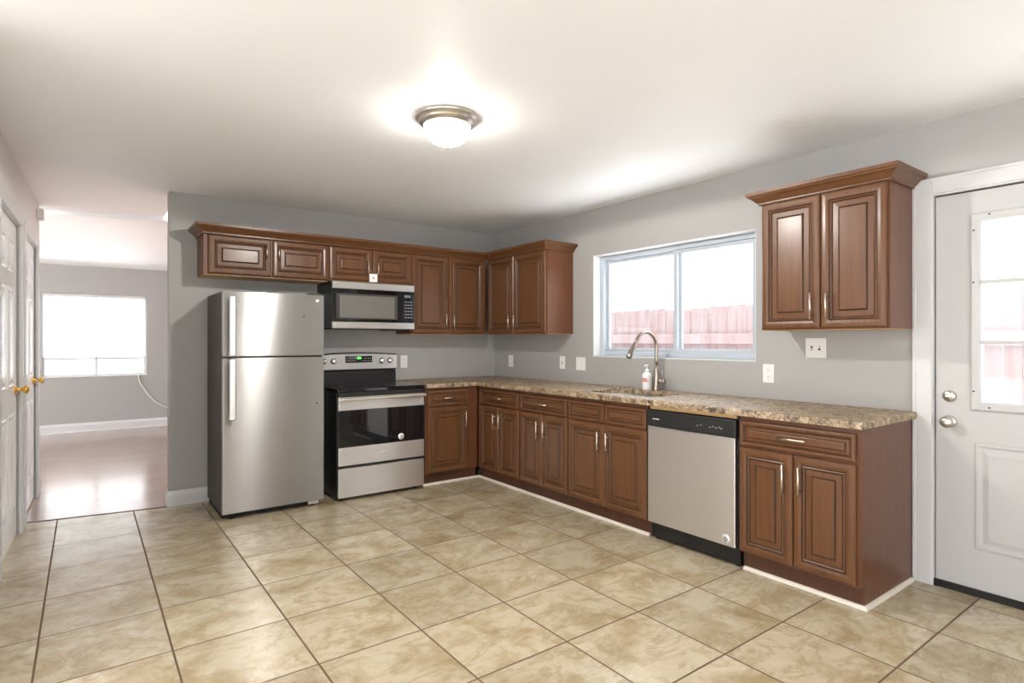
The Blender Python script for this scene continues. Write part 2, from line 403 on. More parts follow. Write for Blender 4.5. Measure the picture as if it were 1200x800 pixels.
MB('glass').box(X0+.03, X1-.03, FY+.093, FY+.097, Z0+.03, Z1-.03).obj('pane', win)

# ---- half-lite entry door and its casing
door = sthing('door_1', (0, 0, 0))
cz = DZ+.085
b = MB('white')
cas = [(0, 0), (0, .010), (.02, .018), (.06, .020), (.085, .014), (.085, 0)]
b.box(-.020, -.001, -4.040, -3.952, 0, cz, .004).box(-.020, -.001, -5.055, -4.967, 0, cz, .004).box(-.020, -.001, -4.967, -4.040, DZ, cz, .004)
b.box(-.024, -.016, -3.968, -3.952, .0, cz, .003).box(-.024, -.016, -5.055, -3.952, cz-.016, cz, .003)
b.box(-.012, .10, -4.044, -4.037, 0, DZ).box(-.012, .10, -4.97, -4.963, 0, DZ).box(-.012, .10, -4.963, -4.044, DZ-.007, DZ)
b.obj('casing', door)
lx0, lx1 = .012, .056
ly0, ly1 = -4.049, -4.958
lz0, lz1 = .035, 2.038
gy0, gy1, gz0, gz1 = -4.236, -4.770, .972, 1.888          # glass
b = MB('doorwhite')
b.box(lx0, lx1, gy0, ly0, lz0, lz1).box(lx0, lx1, ly1, gy1, lz0, lz1).box(lx0, lx1, gy1, gy0, lz0, gz0).box(lx0, lx1, gy1, gy0, gz1, lz1)
leaf = b.obj('door_leaf', door)
def ring(b, y0, y1, z0, z1, wd, t, x):                    # moulded frame ring on the leaf's room side
    prof = [(0, 0, 0), (.003, t*.7, 0), (.010, t, 0), (wd-.012, t*.85, 0), (wd, 0, 0)]
    rs = []
    for ins, out, _ in prof:
        rs.append([b.bm.verts.new((x-out, yy, zz)) for yy, zz in ((y0-ins, z0+ins), (y1+ins, z0+ins), (y1+ins, z1-ins), (y0-ins, z1-ins))])
    for a, c in zip(rs, rs[1:]):
        for k in range(4): b.bm.faces.new((a[k], a[(k+1) % 4], c[(k+1) % 4], c[k]))
b = MB('doorwhite'); ring(b, gy0+.040, gy1-.040, gz0-.040, gz1+.040, .044, .014, lx0)
for z in (1.275, 1.578): b.box(lx0-.010, lx0+.006, gy1, gy0, z-.010, z+.010, .003)
for k in (1, 2):
    y = gy0+(gy1-gy0)*k/3; b.box(lx0-.0095, lx0+.0055, y-.010, y+.010, gz0, gz1, .003)
lf = b.obj('lite_frame', door)
for y, z in ((-4.212, 1.84), (-4.212, 1.578), (-4.212, 1.03), (-4.275, 1.912), (-4.275, .952), (-4.503, 1.912), (-4.503, .952)):
    MB('dark').lathe([(0, 0), (.005, 0), (.004, .002), (0, .002)], (lx0-.0125, y, z), '-X', 10).obj('screw', lf)
MB('glass').box(.03, .034, gy1, gy0, gz0, gz1).obj('pane', door)
b = MB('doorwhite')
for y0, y1 in ((-4.213, -4.478), (-4.528, -4.793)):
    prof = [(0, 0), (.004, .006), (.014, .007), (.024, .001), (.034, .001), (.058, .008), (.062, .008)]
    rs = [[b.bm.verts.new((lx0-o, yy, zz)) for yy, zz in ((y0-i, .235+i), (y1+i, .235+i), (y1+i, .772-i), (y0-i, .772-i))] for i, o in prof]
    for a, c in zip(rs, rs[1:]):
        for k in range(4): b.bm.faces.new((a[k], a[(k+1) % 4], c[(k+1) % 4], c[k]))
    b.bm.faces.new(rs[-1])
b.obj('door_panel', door)
b = MB('nickel')
b.lathe([(0, 0), (.031, 0), (.031, .006), (.026, .011), (.012, .012), (.011, .028), (.018, .034), (.027, .042), (.029, .052), (.025, .061), (.015, .066), (0, .067)], (lx0, -4.109, .866), '-X', 28)
b.box(lx0-.072, lx0-.066, -4.113, -4.105, .857, .875, .002)
b.obj('door_knob', door)
b = MB('nickel')
b.lathe([(0, 0), (.030, 0), (.030, .008), (.025, .014), (0, .016)], (lx0, -4.109, .998), '-X', 28)
b.box(lx0-.030, lx0-.012, -4.121, -4.097, .992, 1.004, .003)
b.obj('deadbolt', door)
MB('gap').box(-.004, .06, -4.963, -4.044, .001, .034).obj('threshold', door)
b = MB('gap'); b.box(.02, .058, -4.0475, -4.0445, .034, 2.04).box(.02, .058, -4.96, -4.045, 2.039, 2.044); b.obj('weatherstrip', door)
for z0, z1 in ((.84, .895), (.97, 1.03)): MB('brass').box(-.014, -.011, -4.040, -4.033, z0, z1).obj('strike_plate', door)

# ---- six-panel closet doors on the hall wall
def closet(n, a, c, hinge):
    d = sthing('door_%d' % n, llo, lrz)
    b = MB('white')
    for u0, u1 in ((a-.072, a-.002), (c+.002, c+.072)): b.box(u0, u1, -.018, -.001, 0, 2.115, .005)
    b.box(a-.002, c+.002, -.018, -.001, 2.047, 2.115, .005)
    b.box(a-.006, a, -.008, .06, 0, 2.05).box(c, c+.006, -.008, .06, 0, 2.05).box(a, c, -.008, .06, 2.043, 2.05)
    b.obj('casing', d)
    wd = c-a; yb = .014
    b = MB('closetwhite'); b.box(a+.004, c-.004, yb, yb+.035, .012, 2.036)
    leaf = b.obj('door_leaf', d)
    b = MB('closetwhite'); st = .11; mid = .10; pw = (wd-2*st-mid)/2
    for u in (a+st, a+st+pw+mid):
        for z0, z1 in ((.20, .82), (.99, 1.62), (1.72, 1.92)):
            b.loops(u, u+pw, z0, z1, yb, [(0, 0, 0), (.004, .004, 0), (.013, .005, 0), (.022, .001, 0), (.030, .001, 0), (.050, .006, 0)], back=False)
    b.obj('door_panel', leaf)
    k = c-.07
    b = MB('brass'); b.lathe([(0, 0), (.032, 0), (.031, .005), (.024, .010), (.011, .012), (.010, .034), (.020, .042), (.027, .054), (.026, .064), (.018, .070), (0, .072)], (k, yb, .965), 'Y', 24)
    b.obj('door_knob', d)
closet(2, -1.03, -.14, 0)
closet(3, .10, .93, 0)

# ------------------------------------------------------------------ yard fence
def fence():
    x = 3.35
    f = thing('wooden_fence', 'faded red picket fence outside beyond the kitchen window and door', 'fence', (x, -3, -.4))
    b = MB('fence'); y = 5.0; rnd = random.Random(3)
    while y > -10:
        wd = .139; h = 2.15+rnd.uniform(-.022, .022)
        b.prism([(y+3, .03), (y+3-wd, .03), (y+3-wd, h-.018), (y+3-wd+.02, h), (y+3-.02, h), (y+3, h-.018)], 'X', 0, .018)
        y -= wd+rnd.uniform(.003, .009)
    b.obj('picket_panel', f)
    for z in (.35, 1.64): MB('fence').box(-.042, -.002, -7, 8, z, z+.135, .003).obj('rail', f)
    for py in (4.2, 1.8, -.6, -5.4): MB('fence').box(.02, .11, py+3-.045, py+3+.045, 0, 2.02).obj('post', f)
fence()

# ------------------------------------------------------------------ cabinets
DOOR = [(0, 0, 0), (0, .013, 0), (.005, .019, 0), (.012, .0205, 0), (.028, .0215, 0), (.042, .0190, 0), (.0455, .0150, 1), (.0485, .0155, 1), (.053, .0185, 0), (.058, .0150, 0), (.061, .0105, 1), (.064, .0100, 1), (.090, .0112, 0), (.0925, .0104, 1), (.098, .0165, 1), (.102, .0175, 0)]
def scaled(f): return [(i*f, o, m) for i, o, m in DOOR]
def pull(parent, x, y, z, length, vertical):
    b = MB('pull'); h = length/2
    if vertical:
        b.tube([(x, y-.028, z-h), (x, y-.028, z+h)], .0052, 10)
        for s in (-.62, .62): b.tube([(x, y+.001, z+s*h), (x, y-.028, z+s*h)], .004, 8)
    else:
        b.tube([(x-h, y-.028, z), (x+h, y-.028, z)], .0052, 10)
        for s in (-.62, .62): b.tube([(x+s*h, y+.001, z), (x+s*h, y-.028, z)], .004, 8)
    return b.obj('handle', parent)
def add_front(root, kind, x0, x1, z0, z1, yf, handle=None, hz=0, hl=.15):
    small = min(x1-x0, z1-z0); f = min(1, small*.5/.125)
    if kind != 'door': f = min(f, .5)
    b = MB('wood', 'glaze'); b.loops(x0, x1, z0, z1, yf, [(i*f, o, m) for i, o, m in DOOR])
    d = b.obj(kind, root)
    if handle == 'H': pull(d, (x0+x1)/2, yf-.0155, hz, hl, False)
    elif handle == 'L': pull(d, x0+.040, yf-.0205, hz, hl, True)
    elif handle == 'R': pull(d, x1-.040, yf-.0205, hz, hl, True)
    return d
YF = -.6355
def base_cabinet(label, loc, rz, w, fronts, hollow=False):
    """local frame: x along the wall, front towards -y; door faces at y = -.655"""
    r = thing('base_cabinet', label, 'cabinet', loc, rz, 'base cabinets')
    b = MB('panelwood')
    if hollow: b.box(.001, .018, -.635, -.03, .105, .866).box(w-.018, w-.001, -.635, -.03, .105, .866).box(.018, w-.018, -.635, -.612, .105, .866).box(.018, w-.018, -.045, -.03, .105, .866).box(.018, w-.018, -.612, -.045, .105, .12)
    else: b.box(.001, w-.001, -.635, -.03, .105, .866)
    b.obj('body', r)
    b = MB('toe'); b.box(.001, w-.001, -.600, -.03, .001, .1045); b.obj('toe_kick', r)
    for fr in fronts: add_front(r, *fr)
    return r
RW = R(-90)
DZ0, DZ1, TZ0, TZ1 = .115, .693, .704, .840
base_cabinet('brown base cabinet beside the stove, one drawer over a single door', (-1.195, 0, 0), 0, .553,
    [('drawer', .022, .441, TZ0, TZ1, YF, 'H', .772, .11), ('door', .022, .441, DZ0, DZ1, YF, 'R', .565)])
def rb(label, y0, y1, a, c, top):
    q = lambda y: y0-y; m = (a+c)/2; fr = []
    if top == 'drawer': fr.append(('drawer', q(a), q(c), TZ0, TZ1, YF, 'H', .774, .15))
    else: fr += [('false_front', q(a), q(m)-.004, TZ0, TZ1, YF), ('false_front', q(m)+.004, q(c), TZ0, TZ1, YF)]
    fr += [('door', q(a), q(m)-.002, DZ0, DZ1, YF, 'R', .565), ('door', q(m)+.002, q(c), DZ0, DZ1, YF, 'L', .565)]
    return base_cabinet(label, (0, y0, 0), RW, y0-y1, fr, top == 'false')
rb('brown base cabinet in the inside corner, wide drawer above two narrow doors', -.6415, -1.2915, -.690, -1.282, 'drawer')
rb('brown base cabinet between the corner cabinet and the sink cabinet, drawer over two doors', -1.292, -1.8965, -1.302, -1.889, 'drawer')
rb('brown sink base cabinet left of the dishwasher, two false drawer fronts without handles', -1.897, -2.667, -1.903, -2.662, 'false')
r = rb('brown base cabinet at the end of the run beside the white entry door', -3.321, -3.944, -3.327, -3.931, 'drawer')
MB('panelwood').prism([(-.635, .106), (-.635, .866), (-.03, .866), (-.03, .001), (-.600, .001), (-.600, .106)], 'X', .623, .630).obj('end_panel', r)

UD = .31                                                 # wall cabinet carcass depth, doors to .331
def upper_cabinet(label, loc, rz, w, z0, z1, fronts, end=None):
    r = thing('upper_cabinet', label, 'cabinet', loc, rz, 'upper cabinets')
    b = MB('panelwood'); b.box(.001, w-.001, -UD, -.001, z0, z1, .001); b.obj('body', r)
    MB('gold tan').box(.003, w-.003, -UD+.002, -.003, z0-.003, z0-.0005).obj('bottom_panel', r)
    for fr in fronts: add_front(r, *fr)
    return r
UF = -UD-.0005
def ub(label, loc, rz, w, z0, z1, a, m, c, dz0, dz1, hz, hl, gap=.002):
    return upper_cabinet(label, loc, rz, w, z0, z1, [('door', a, m-gap, dz0, dz1, UF, 'R', hz, hl), ('door', m+gap, c, dz0, dz1, UF, 'L', hz, hl)])
ub('short brown wall cabinet over the refrigerator with two doors', (-2.880, 0, 0), 0, .942, 1.787, 2.096, .030, .487, .938, 1.795, 2.086, 1.985, .105, .006)
tagcab = ub('short brown wall cabinet directly above the microwave with two doors', (-1.937, 0, 0), 0, .765, 1.802, 2.096, .008, .387, .760, 1.808, 2.086, 1.93, .115, .005)
ub('tall brown wall cabinet right of the microwave, on the back wall', (-1.171, 0, 0), 0, .839, 1.348, 2.096, .015, .402, .812, 1.354, 2.086, 1.468, .15)
ub('tall brown wall cabinet in the corner with an exposed end, left of the kitchen window', (0, -.3325, 0), RW, .922, 1.348, 2.096, .010, .440, .912, 1.354, 2.086, 1.466, .15)
far = ub('brown wall cabinet hanging alone between the kitchen window and the entry door', (0, -3.262, 0), RW, .692, 1.348, 2.110, .010, .352, .682, 1.354, 2.098, 1.478, .15)
CR = [(.0008, 0), (.010, 0), (.010, .010), (.016, .013), (.022, .020), (.036, .034), (.052, .044), (.054, .050), (.062, .054), (.062, .072), (.0008, .072)]
cm = thing('crown_molding', 'stepped brown crown moulding along the tops of the corner wall cabinets', 'moulding', (-.33, -.33, 2.09))
MB('wood').sweep([(-2.55, .329), (-2.55, -.0015), (-.0015, -.0015), (-.0015, -.925), (.329, -.925)], CR).obj('molding', cm)
MB('wood').sweep([(-.0005, -.002), (-.0005, -UD-.020), (.6925, -UD-.020), (.6925, -.002)], [(o, z+2.098) for o, z in CR]).obj('crown', far)

# ------------------------------------------------------------------ countertop and sink
SX0, SX1, SY0, SY1 = -.540, -.150, -1.955, -2.600
def countertop():
    xs = [-1.198, -.684, SX0, SX1, -.0225, -.002]; ys = [-3.974, -3.950, SY1, SY0, -.684, -.002]
    bm = bmesh.new(); V = {}
    def v(i, j):
        if (i, j) not in V: V[(i, j)] = bm.verts.new((xs[i], ys[j], .869))
        return V[(i, j)]
    for i in range(5):
        for j in range(5):
            if xs[i+1] <= -.684 and ys[j] < -.684: continue
            if xs[i] == SX0 and ys[j] == SY1: continue
            if xs[i] > -.03 and ys[j] < -3.96: continue
            bm.faces.new((v(i, j), v(i+1, j), v(i+1, j+1), v(i, j+1)))
    fs = bm.faces[:]
    r = bmesh.ops.extrude_face_region(bm, geom=fs)
    top = [e for e in r['geom'] if isinstance(e, bmesh.types.BMVert)]
    bmesh.ops.translate(bm, verts=top, vec=(0, 0, .036))
    bmesh.ops.recalc_face_normals(bm, faces=bm.faces[:])
    ed = [e for e in bm.edges if len(e.link_faces) == 2 and abs(e.calc_face_angle(0)) > 1 and all(q.co.z > .9 for q in e.verts)]
    bmesh.ops.bevel(bm, geom=ed, offset=.009, segments=3, affect='EDGES', profile=.5)
    bmesh.ops.translate(bm, verts=bm.verts[:], vec=(.6, 2, -.869))
    b = MB('granite'); b.bm.free(); b.bm = bm
    ct = thing('countertop', 'speckled beige and brown granite worktop running round the corner', 'countertop', (-.6, -2, .869))
    b.obj('slab', ct)
    MB('gold tan').box(-.045, -.029, -1.303, -.690, -.024, -.001).obj('support_strip', ct)
countertop()
sk = thing('sink', 'undermount stainless sink set into the granite under the window', 'sink', ((SX0+SX1)/2, (SY0+SY1)/2, .66))
b = MB('steel2'); hx_, hy_ = (SX1-SX0)/2+.004, (SY0-SY1)/2+.004
lo = [(-hx_, -hy_, .207), (hx_, -hy_, .207), (hx_, hy_, .207), (-hx_, hy_, .207)]
rs = []
for s, z in ((1.03, .208), (1, .207), (.985, .03), (.94, .004), (.5, .0)):
    rs.append([b.bm.verts.new((x*s, y*s, z)) for x, y in ((-hx_, -hy_), (hx_, -hy_), (hx_, hy_), (-hx_, hy_))])
for a, c in zip(rs, rs[1:]):
    for k in range(4): b.bm.faces.new((a[k], a[(k+1) % 4], c[(k+1) % 4], c[k]))
b.bm.faces.new(rs[-1]); b.obj('basin', sk)
MB('chrome').lathe([(.045, .001), (.045, .004), (.03, .002), (.012, -.002), (0, -.002)], (0, 0, 0)).obj('drain', sk)

fa = thing('faucet', 'brushed nickel gooseneck faucet behind the sink', 'faucet', (-.100, -2.292, .9055))
b = MB('bronze nickel'); b.lathe([(0, 0), (.028, 0), (.028, .006), (.024, .012), (.022, .09), (.0165, .16), (.0135, .185), (0, .186)]); b.obj('base', fa)
pts = [(0, 0, .18), (0, 0, .23), (0, 0, .29)]
rad = .118; cxx = -rad; cz0 = .325
pts += [(cxx+rad*cos(a), 0, cz0+rad*sin(a)) for a in [R(t) for t in range(0, 151, 10)]]
pts = [Vector(p) for p in pts]; d = (pts[-1]-pts[-2]).normalized(); e0 = pts[-1]
b = MB('bronze nickel'); b.tube(pts+[e0+d*.03], .0125, 14); b.obj('neck', fa)
b = MB('bronze nickel'); b.tube([e0+d*.025, e0+d*.03, e0+d*.06, e0+d*.125, e0+d*.155, e0+d*.158], [.0125, .0145, .0155, .019, .0205, .017], 16); b.obj('spray_head', fa)
b = MB('bronze nickel'); b.tube([(0, -.005, .075), (0, -.055, .075)], .0145, 14); b.tube([(0, -.054, .075), (0, -.060, .075), (0, -.078, .075), (0, -.082, .075)], [.015, .020, .020, .015], 16)
b.tube([(0, -.068, .085), (.004, -.050, .135), (.006, -.040, .165)], [.007, .006, .0055], 10); b.obj('lever', fa)
so = thing('soap_dispenser', 'white pump soap bottle with red print beside the faucet', 'soap bottle', (-.105, -2.205, .9055))
b = MB('soapbody'); b.lathe([(0, 0), (.034, 0), (.037, .004), (.037, .108), (.034, .122), (.022, .132), (.015, .136), (0, .137)]); b.obj('bottle', so)
b = MB('plastic'); b.lathe([(0, .137), (.016, .137), (.016, .158), (.008, .160), (.005, .164), (.005, .182), (.013, .184), (.013, .192), (0, .193)], seg=20)
b.tube([(0, 0, .187), (-.022, -.002, .187), (-.036, -.003, .181)], [.006, .005, .004], 10); b.obj('pump', so)
b = MB('red print'); n = 10
for (a0, a1, z0, z1) in ((150, 218, .079, .092), (158, 228, .064, .077)):
    ring_ = [[b.bm.verts.new((.0373*cos(R(a0+(a1-a0)*k/n)), .0373*sin(R(a0+(a1-a0)*k/n)), z)) for k in range(n+1)] for z in (z0, z1)]
    for k in range(n): b.bm.faces.new((ring_[0][k], ring_[0][k+1], ring_[1][k+1], ring_[1][k]))
b.obj('printed_mark', so)

# ------------------------------------------------------------------ refrigerator
fr = thing('refrigerator', 'stainless top-freezer refrigerator with grey sides standing beside the hall opening', 'refrigerator', (-2.451, -.66, 0))
hw = .361
b = MB('fridgeside'); b.box(-hw, hw, .062, .615, .045, 1.636, .004)
for z in (1.575, 1.56, 1.535): b.lathe([(0, 0), (.006, 0), (.005, .003), (0, .003)], (-hw, .25, z), '-X', 8)
b.obj('body', fr)
MB('gap').box(-hw+.01, hw-.01, .075, .60, .004, .05).obj('base_grille', fr)
b = MB('blackplastic'); b.box(-hw+.004, hw-.004, .044, .0625, .055, 1.63); b.obj('gasket', fr)
def fdoor(name, z0, z1):
    b = MB('steel', 'fridgeside'); b.box(-hw, hw, 0, .045, z0, z1, .006, 0, 3); d = b.obj(name, fr)
    for p in d.data.polygons: p.use_smooth = False
    return d
fz = fdoor('freezer_door', 1.170, 1.640); fd = fdoor('fridge_door', .046, 1.160)
def fhandle(par, za, zb, foot_low):
    b = MB('steel2'); x = -hw+.058; n = 14
    prof = [(x, -.012 if False else -.046, za+(zb-za)*k/n) for k in range(n+1)]
    b.box(x-.022, x+.022, -.060, -.040, za, zb, .009, 0, 3)
    for z in (za+.02, zb-.02): b.box(x-.014, x+.014, -.045, .001, z-.018, z+.018, .004)
    return b.obj('handle', par)
fhandle(fz, 1.176, 1.600, True); fhandle(fd, .722, 1.152, False)
b = MB('badge'); b.lathe([(0, 0), (.016, 0), (.014, .003), (0, .004)], (hw-.050, 0, 1.592), 'Y', 20)
b.obj('badge', fz)
for hxx, hzz, par in ((hw-.155, 1.47, fz), (hw-.055, .80, fd)): MB('dark').lathe([(0, 0), (.006, 0), (.005, .002), (0, .002)], (hxx, 0, hzz), 'Y', 12).obj('screw_hole', par)
b = MB('fridgeside'); b.box(hw-.10, hw-.02, .02, .12, 1.6405, 1.655, .004); b.obj('hinge_cover', fr)
b = MB('chrome'); b.box(hw-.115, hw-.03, .03, .058, .012, .040, .003); b.obj('lower_hinge', fr)
for x in (-hw+.07, hw-.07): MB('gap').lathe([(0, 0), (.022, 0), (.022, .03), (0, .03)], (x, .06, .001), 'Z', 14).obj('foot', fr)

# ------------------------------------------------------------------ stove
st = thing('stove', 'stainless and black electric range between refrigerator and base cabinet', 'stove', (-1.603, -.68, 0))
sw = .381
b = MB('black'); b.box(-sw, sw, .035, .655, .02, .868, .004); b.obj('body', st)
for x in (-.33, .33):
    for y in (.09, .6): MB('gap').lathe([(0, 0), (.018, 0), (.018, .022), (0, .022)], (x, y, .001), 'Z', 12).obj('leveling_foot', st)
b = MB('blackglass'); b.box(-sw-.003, sw+.003, .005, .63, .869, .902, .007, 0, 3); ck = b.obj('cooktop', st)
for x, y, r_ in ((-.19, .17, .115), (.19, .17, .095), (-.19, .44, .085), (.19, .44, .105)):
    MB('ring').lathe([(r_, .9022), (r_, .9026), (r_-.003, .9026), (r_-.003, .9022)], (x, y, 0), 'Z', 40).obj('burner_ring', ck)
b = MB('black'); b.prism([(.655, .90), (.575, .902), (.575, .99), (.585, 1.015), (.655, 1.02)], 'X', -sw, sw); b.obj('backguard', st)
b = MB('blackplastic'); n = 16
top = [(-sw-.002+(2*sw+.004)*k/n, 1.150+.016*(1-((2*k/n)-1)**2)) for k in range(n+1)]
b.prism([(-sw-.002, 1.018)]+[(x, z+.012) for x, z in top]+[(sw+.002, 1.018)], 'Y', .568, .655); b.obj('console_shell', st)
b = MB('steel2'); b.prism([(-sw, 1.028)]+top+[(sw, 1.028)], 'Y', .556, .5675); cp = b.obj('control_panel', st)
b = MB('blackglass'); b.box(-.118, .136, .552, .5565, 1.085, 1.146, .003); dp = b.obj('display', cp)
b = MB('green'); 
b.box(-.008, .030, .5508, .5521, 1.118, 1.138); b.obj('clock', dp)
for k in range(4):
    for zz in (1.100, 1.122):
        for xx in (-.105, .048): MB('greytext').box(xx+k*.022, xx+.013+k*.022, .5512, .5521, zz, zz+.005).obj('touch_pad', dp)
for x in (-.312, -.222, .231, .312):
    b = MB('blackplastic', 'chrome'); b.lathe([(0, 0), (.027, 0), (.027, .004), (0, .004)], (x, .5555, 1.100), 'Y', 24)
    b.lathe([(.022, .004), (.021, .024), (.017, .028), (0, .028)], (x, .5555, 1.100), 'Y', 24, 1)
    b.box(x-.005, x+.005, .520, .530, 1.082, 1.118, .002, 1); b.obj('knob', cp)
b = MB('steel2', 'blackglass'); b.box(-sw+.002, sw-.002, 0, .034, .285, .832, .004)
od = b.obj('oven_door', st)
MB('blackglass').box(-sw+.003, sw-.003, -.0025, -.0003, .432, .728).obj('oven_window', od)
b = MB('pull'); b.box(-sw+.006, sw-.006, -.058, -.036, .806, .832, .008, 0, 3)
for x in (-sw+.03, sw-.03): b.box(x-.016, x+.016, -.04, .001, .806, .830, .004)
b.obj('handle', od)
b = MB('gap'); b.box(-sw+.004, sw-.004, .004, .034, .8325, .868); b.obj('door_vent', st)
MB('badge').lathe([(0, 0), (.027, 0), (.026, .0012), (0, .0015)], (.160, -.0027, .476), 'Y', 28).obj('sticker', od)
b = MB('greytext'); b.lathe([(.012, .0013), (.012, .0022), (.006, .0022), (.006, .0013)], (.162, -.0030, .474), 'Y', 16); b.obj('sticker_print', od)
MB('badge').box(-.045, .045, -.0015, -.0002, .352, .360, .0006).obj('badge', od)
b = MB('steel2'); b.box(-sw+.002, sw-.002, .002, .034, .030, .262, .004); b.obj('drawer', st)

# ------------------------------------------------------------------ microwave
mw = thing('microwave', 'over-the-range microwave in steel and black under the short wall cabinet', 'microwave', (-1.553, -.40, 1.385))
b = MB('black'); b.box(-.379, .379, .032, .395, .012, .400, .003); b.obj('body', mw)
MB('gap').box(-.36, .36, .05, .38, .002, .0115).obj('vent_grille', mw)
MB('blackplastic').box(.16, .33, .08, .26, -.008, .0018, .003).obj('light_cover', mw)
b = MB('steel2', 'black'); b.box(-.378, .378, 0, .031, .342, .400, .003); b.box(-.378, .378, 0, .031, .004, .060, .003); b.obj('trim_band', mw)
b = MB('blackglass'); b.box(-.378, .262, .002, .031, .0605, .3415, .002); dd = b.obj('door', mw)
b = MB('fridgeside'); b.box(-.346, .212, .0005, .0018, .086, .302); b.obj('window_border', dd)
wm = mat('microwave window mesh', (.17, .165, .15, 1), .12); M['mesh'] = wm
MB('mesh').box(-.318, .182, -.0008, .0004, .096, .286).obj('window', dd)
b = MB('blackglass'); b.box(.2645, .378, .002, .031, .0605, .3415, .002); pd = b.obj('control_panel', mw)
MB('lcd').box(.280, .340, .0005, .0019, .288, .310).obj('display', pd)
for r_ in range(6):
    for c_ in range(3): MB('greytext').box(.281+c_*.028, .301+c_*.028, .0008, .0019, .105+r_*.028, .112+r_*.028).obj('button', pd)

# ------------------------------------------------------------------ dishwasher (local: x along the wall, front -y)
dw = thing('dishwasher', 'stainless front dishwasher with black control strip under the worktop', 'dishwasher', (0, -2.672, 0), RW)
b = MB('black'); b.box(.004, .643, -.628, -.04, .10, .848, .003); b.obj('body', dw)
b = MB('blackplastic'); b.box(.004, .640, -.668, -.629, .738, .838, .005); cpn = b.obj('control_panel', dw)
b = MB('gap'); b.box(.235, .395, -.6715, -.6683, .7385, .756, .001); b.box(.05, .56, -.6692, -.6683, .820, .824); b.obj('pocket_handle', cpn)
b = MB('plastic'); b.box(.056, .108, -.6690, -.6683, .783, .788); b.obj('name_mark', cpn)
for k, x in enumerate((.385, .410, .470, .490, .510, .530, .545)): MB('greytext').box(x, x+.012, -.6690, -.6683, .778+.006*(k % 2), .784+.006*(k % 2)).obj('control_print', cpn)
b = MB('steel2'); b.box(.010, .634, -.662, -.629, .118, .737, .004); fp = b.obj('front_panel', dw)
MB('badge').lathe([(0, 0), (.026, 0), (.025, .0014), (0, .0016)], (.575, -.6621, .158), 'Y', 28).obj('sticker', fp)
b = MB('dark'); b.lathe([(.012, .0014), (.012, .0024), (.007, .0024), (.007, .0014)], (.577, -.6623, .156), 'Y', 16); b.obj('sticker_print', fp)
b = MB('black'); b.box(.012, .640, -.615, -.55, .012, .108); b.box(.06, .30, -.618, -.6151, .03, .07); b.obj('toe_panel', dw)
for x in (.04, .61): MB('gap').lathe([(0, 0), (.016, 0), (.016, .05), (0, .05)], (x, -.59, .001), 'Z', 12).obj('leveling_foot', dw)

# ------------------------------------------------------------------ ceiling light
cl = thing('ceiling_light', 'flush ceiling light with nickel rim and lit frosted glass bowl', 'ceiling light', (-2.084, -2.557, H))
b = MB('nickel'); b.lathe([(0, -.001), (.165, -.001), (.166, -.008), (.160, -.016), (.148, -.020), (.146, -.030), (.140, -.037), (.132, -.040), (.129, -.046), (.124, -.048), (.118, -.046), (.118, -.030), (0, -.028)], seg=48); b.obj('rim', cl)
b = MB('bowl'); b.lathe([(.1195, -.044), (.120, -.054), (.113, -.080), (.098, -.104), (.075, -.124), (.045, -.137), (.012, -.142), (0, -.142)], seg=48); b.obj('glass_bowl', cl)
b = MB('nickel'); b.lathe([(0, -.143), (.011, -.143), (.013, -.148), (.008, -.153), (.009, -.158), (.005, -.164), (0, -.165)], seg=20); b.obj('finial', cl)
ld = bpy.data.lights.new('bulb', 'SPOT'); ld.spot_size = R(178); ld.spot_blend = .05; ld.energy = LAMP_W; ld.shadow_soft_size = .035; ld.color = (1, .965, .92)
lo_ = bpy.data.objects.new('bulb', ld); C.objects.link(lo_); lo_.parent = cl; lo_.location = (0, 0, -.10)
l2 = bpy.data.lights.new('glow bulb', 'POINT'); l2.energy = LAMP_W*.10; l2.shadow_soft_size = .04; l2.color = (1, .965, .92)
l2o = bpy.data.objects.new('glow bulb', l2); C.objects.link(l2o); l2o.parent = cl; l2o.location = (0, 0, -.115)

# ------------------------------------------------------------------ outlets and switches
def plate(kind, label, cat, loc, rz, w, h, parts, m='plastic'):
    o = thing(kind, label, cat, loc, rz, 'wall plates' if m == 'plastic' else None)
    b = MB(m); b.box(-w/2, w/2, -.007, -.0008, -h/2, h/2, .003); b.obj('cover_plate', o)
    for p in parts:
        if p[0] == 'socket':
            b = MB('plastic', 'dark'); z = p[2]; x = p[1]
            b.box(x-.015, x+.015, -.009, -.0071, z-.014, z+.014, .001)
            b.box(x-.007, x-.005, -.0095, -.0088, z-.002, z+.007, 0, 1); b.box(x+.005, x+.007, -.0095, -.0088, z-.002, z+.007, 0, 1)
            b.box(x-.002, x+.002, -.0095, -.0088, z-.010, z-.006, 0, 1); b.obj('socket', o)
        elif p[0] == 'toggle':
            b = MB('plastic', 'dark'); x = p[1]; b.box(x-.006, x+.006, -.0078, -.0071, -.013, .013, 0, 1); b.box(x-.004, x+.004, -.018, -.0072, p[2]-.004, p[2]+.007, .0015); b.obj('toggle', o)
        elif p[0] == 'rocker':
            b = MB('plastic'); x = p[1]; b.prism([(-.0072, -.033), (-.0088, -.033), (-.0105, .033), (-.0072, .033)], 'X', x-.016, x+.016); b.obj('rocker', o)
    return o
duo = [('socket', 0, .024), ('socket', 0, -.024)]
plate('wall_outlet', 'white outlet on the back wall right of the stove console', 'outlet', (-1.088, 0, 1.08), 0, .074, .122, duo)
plate('wall_outlet', 'white outlet near the corner beneath the corner wall cabinet', 'outlet', (0, -.298, 1.072), RW, .076, .120, duo)
plate('light_switch', 'narrow white single switch left of the wider switch by the window', 'switch', (0, -1.110, 1.080), RW, .074, .118, [('toggle', 0, .004)])
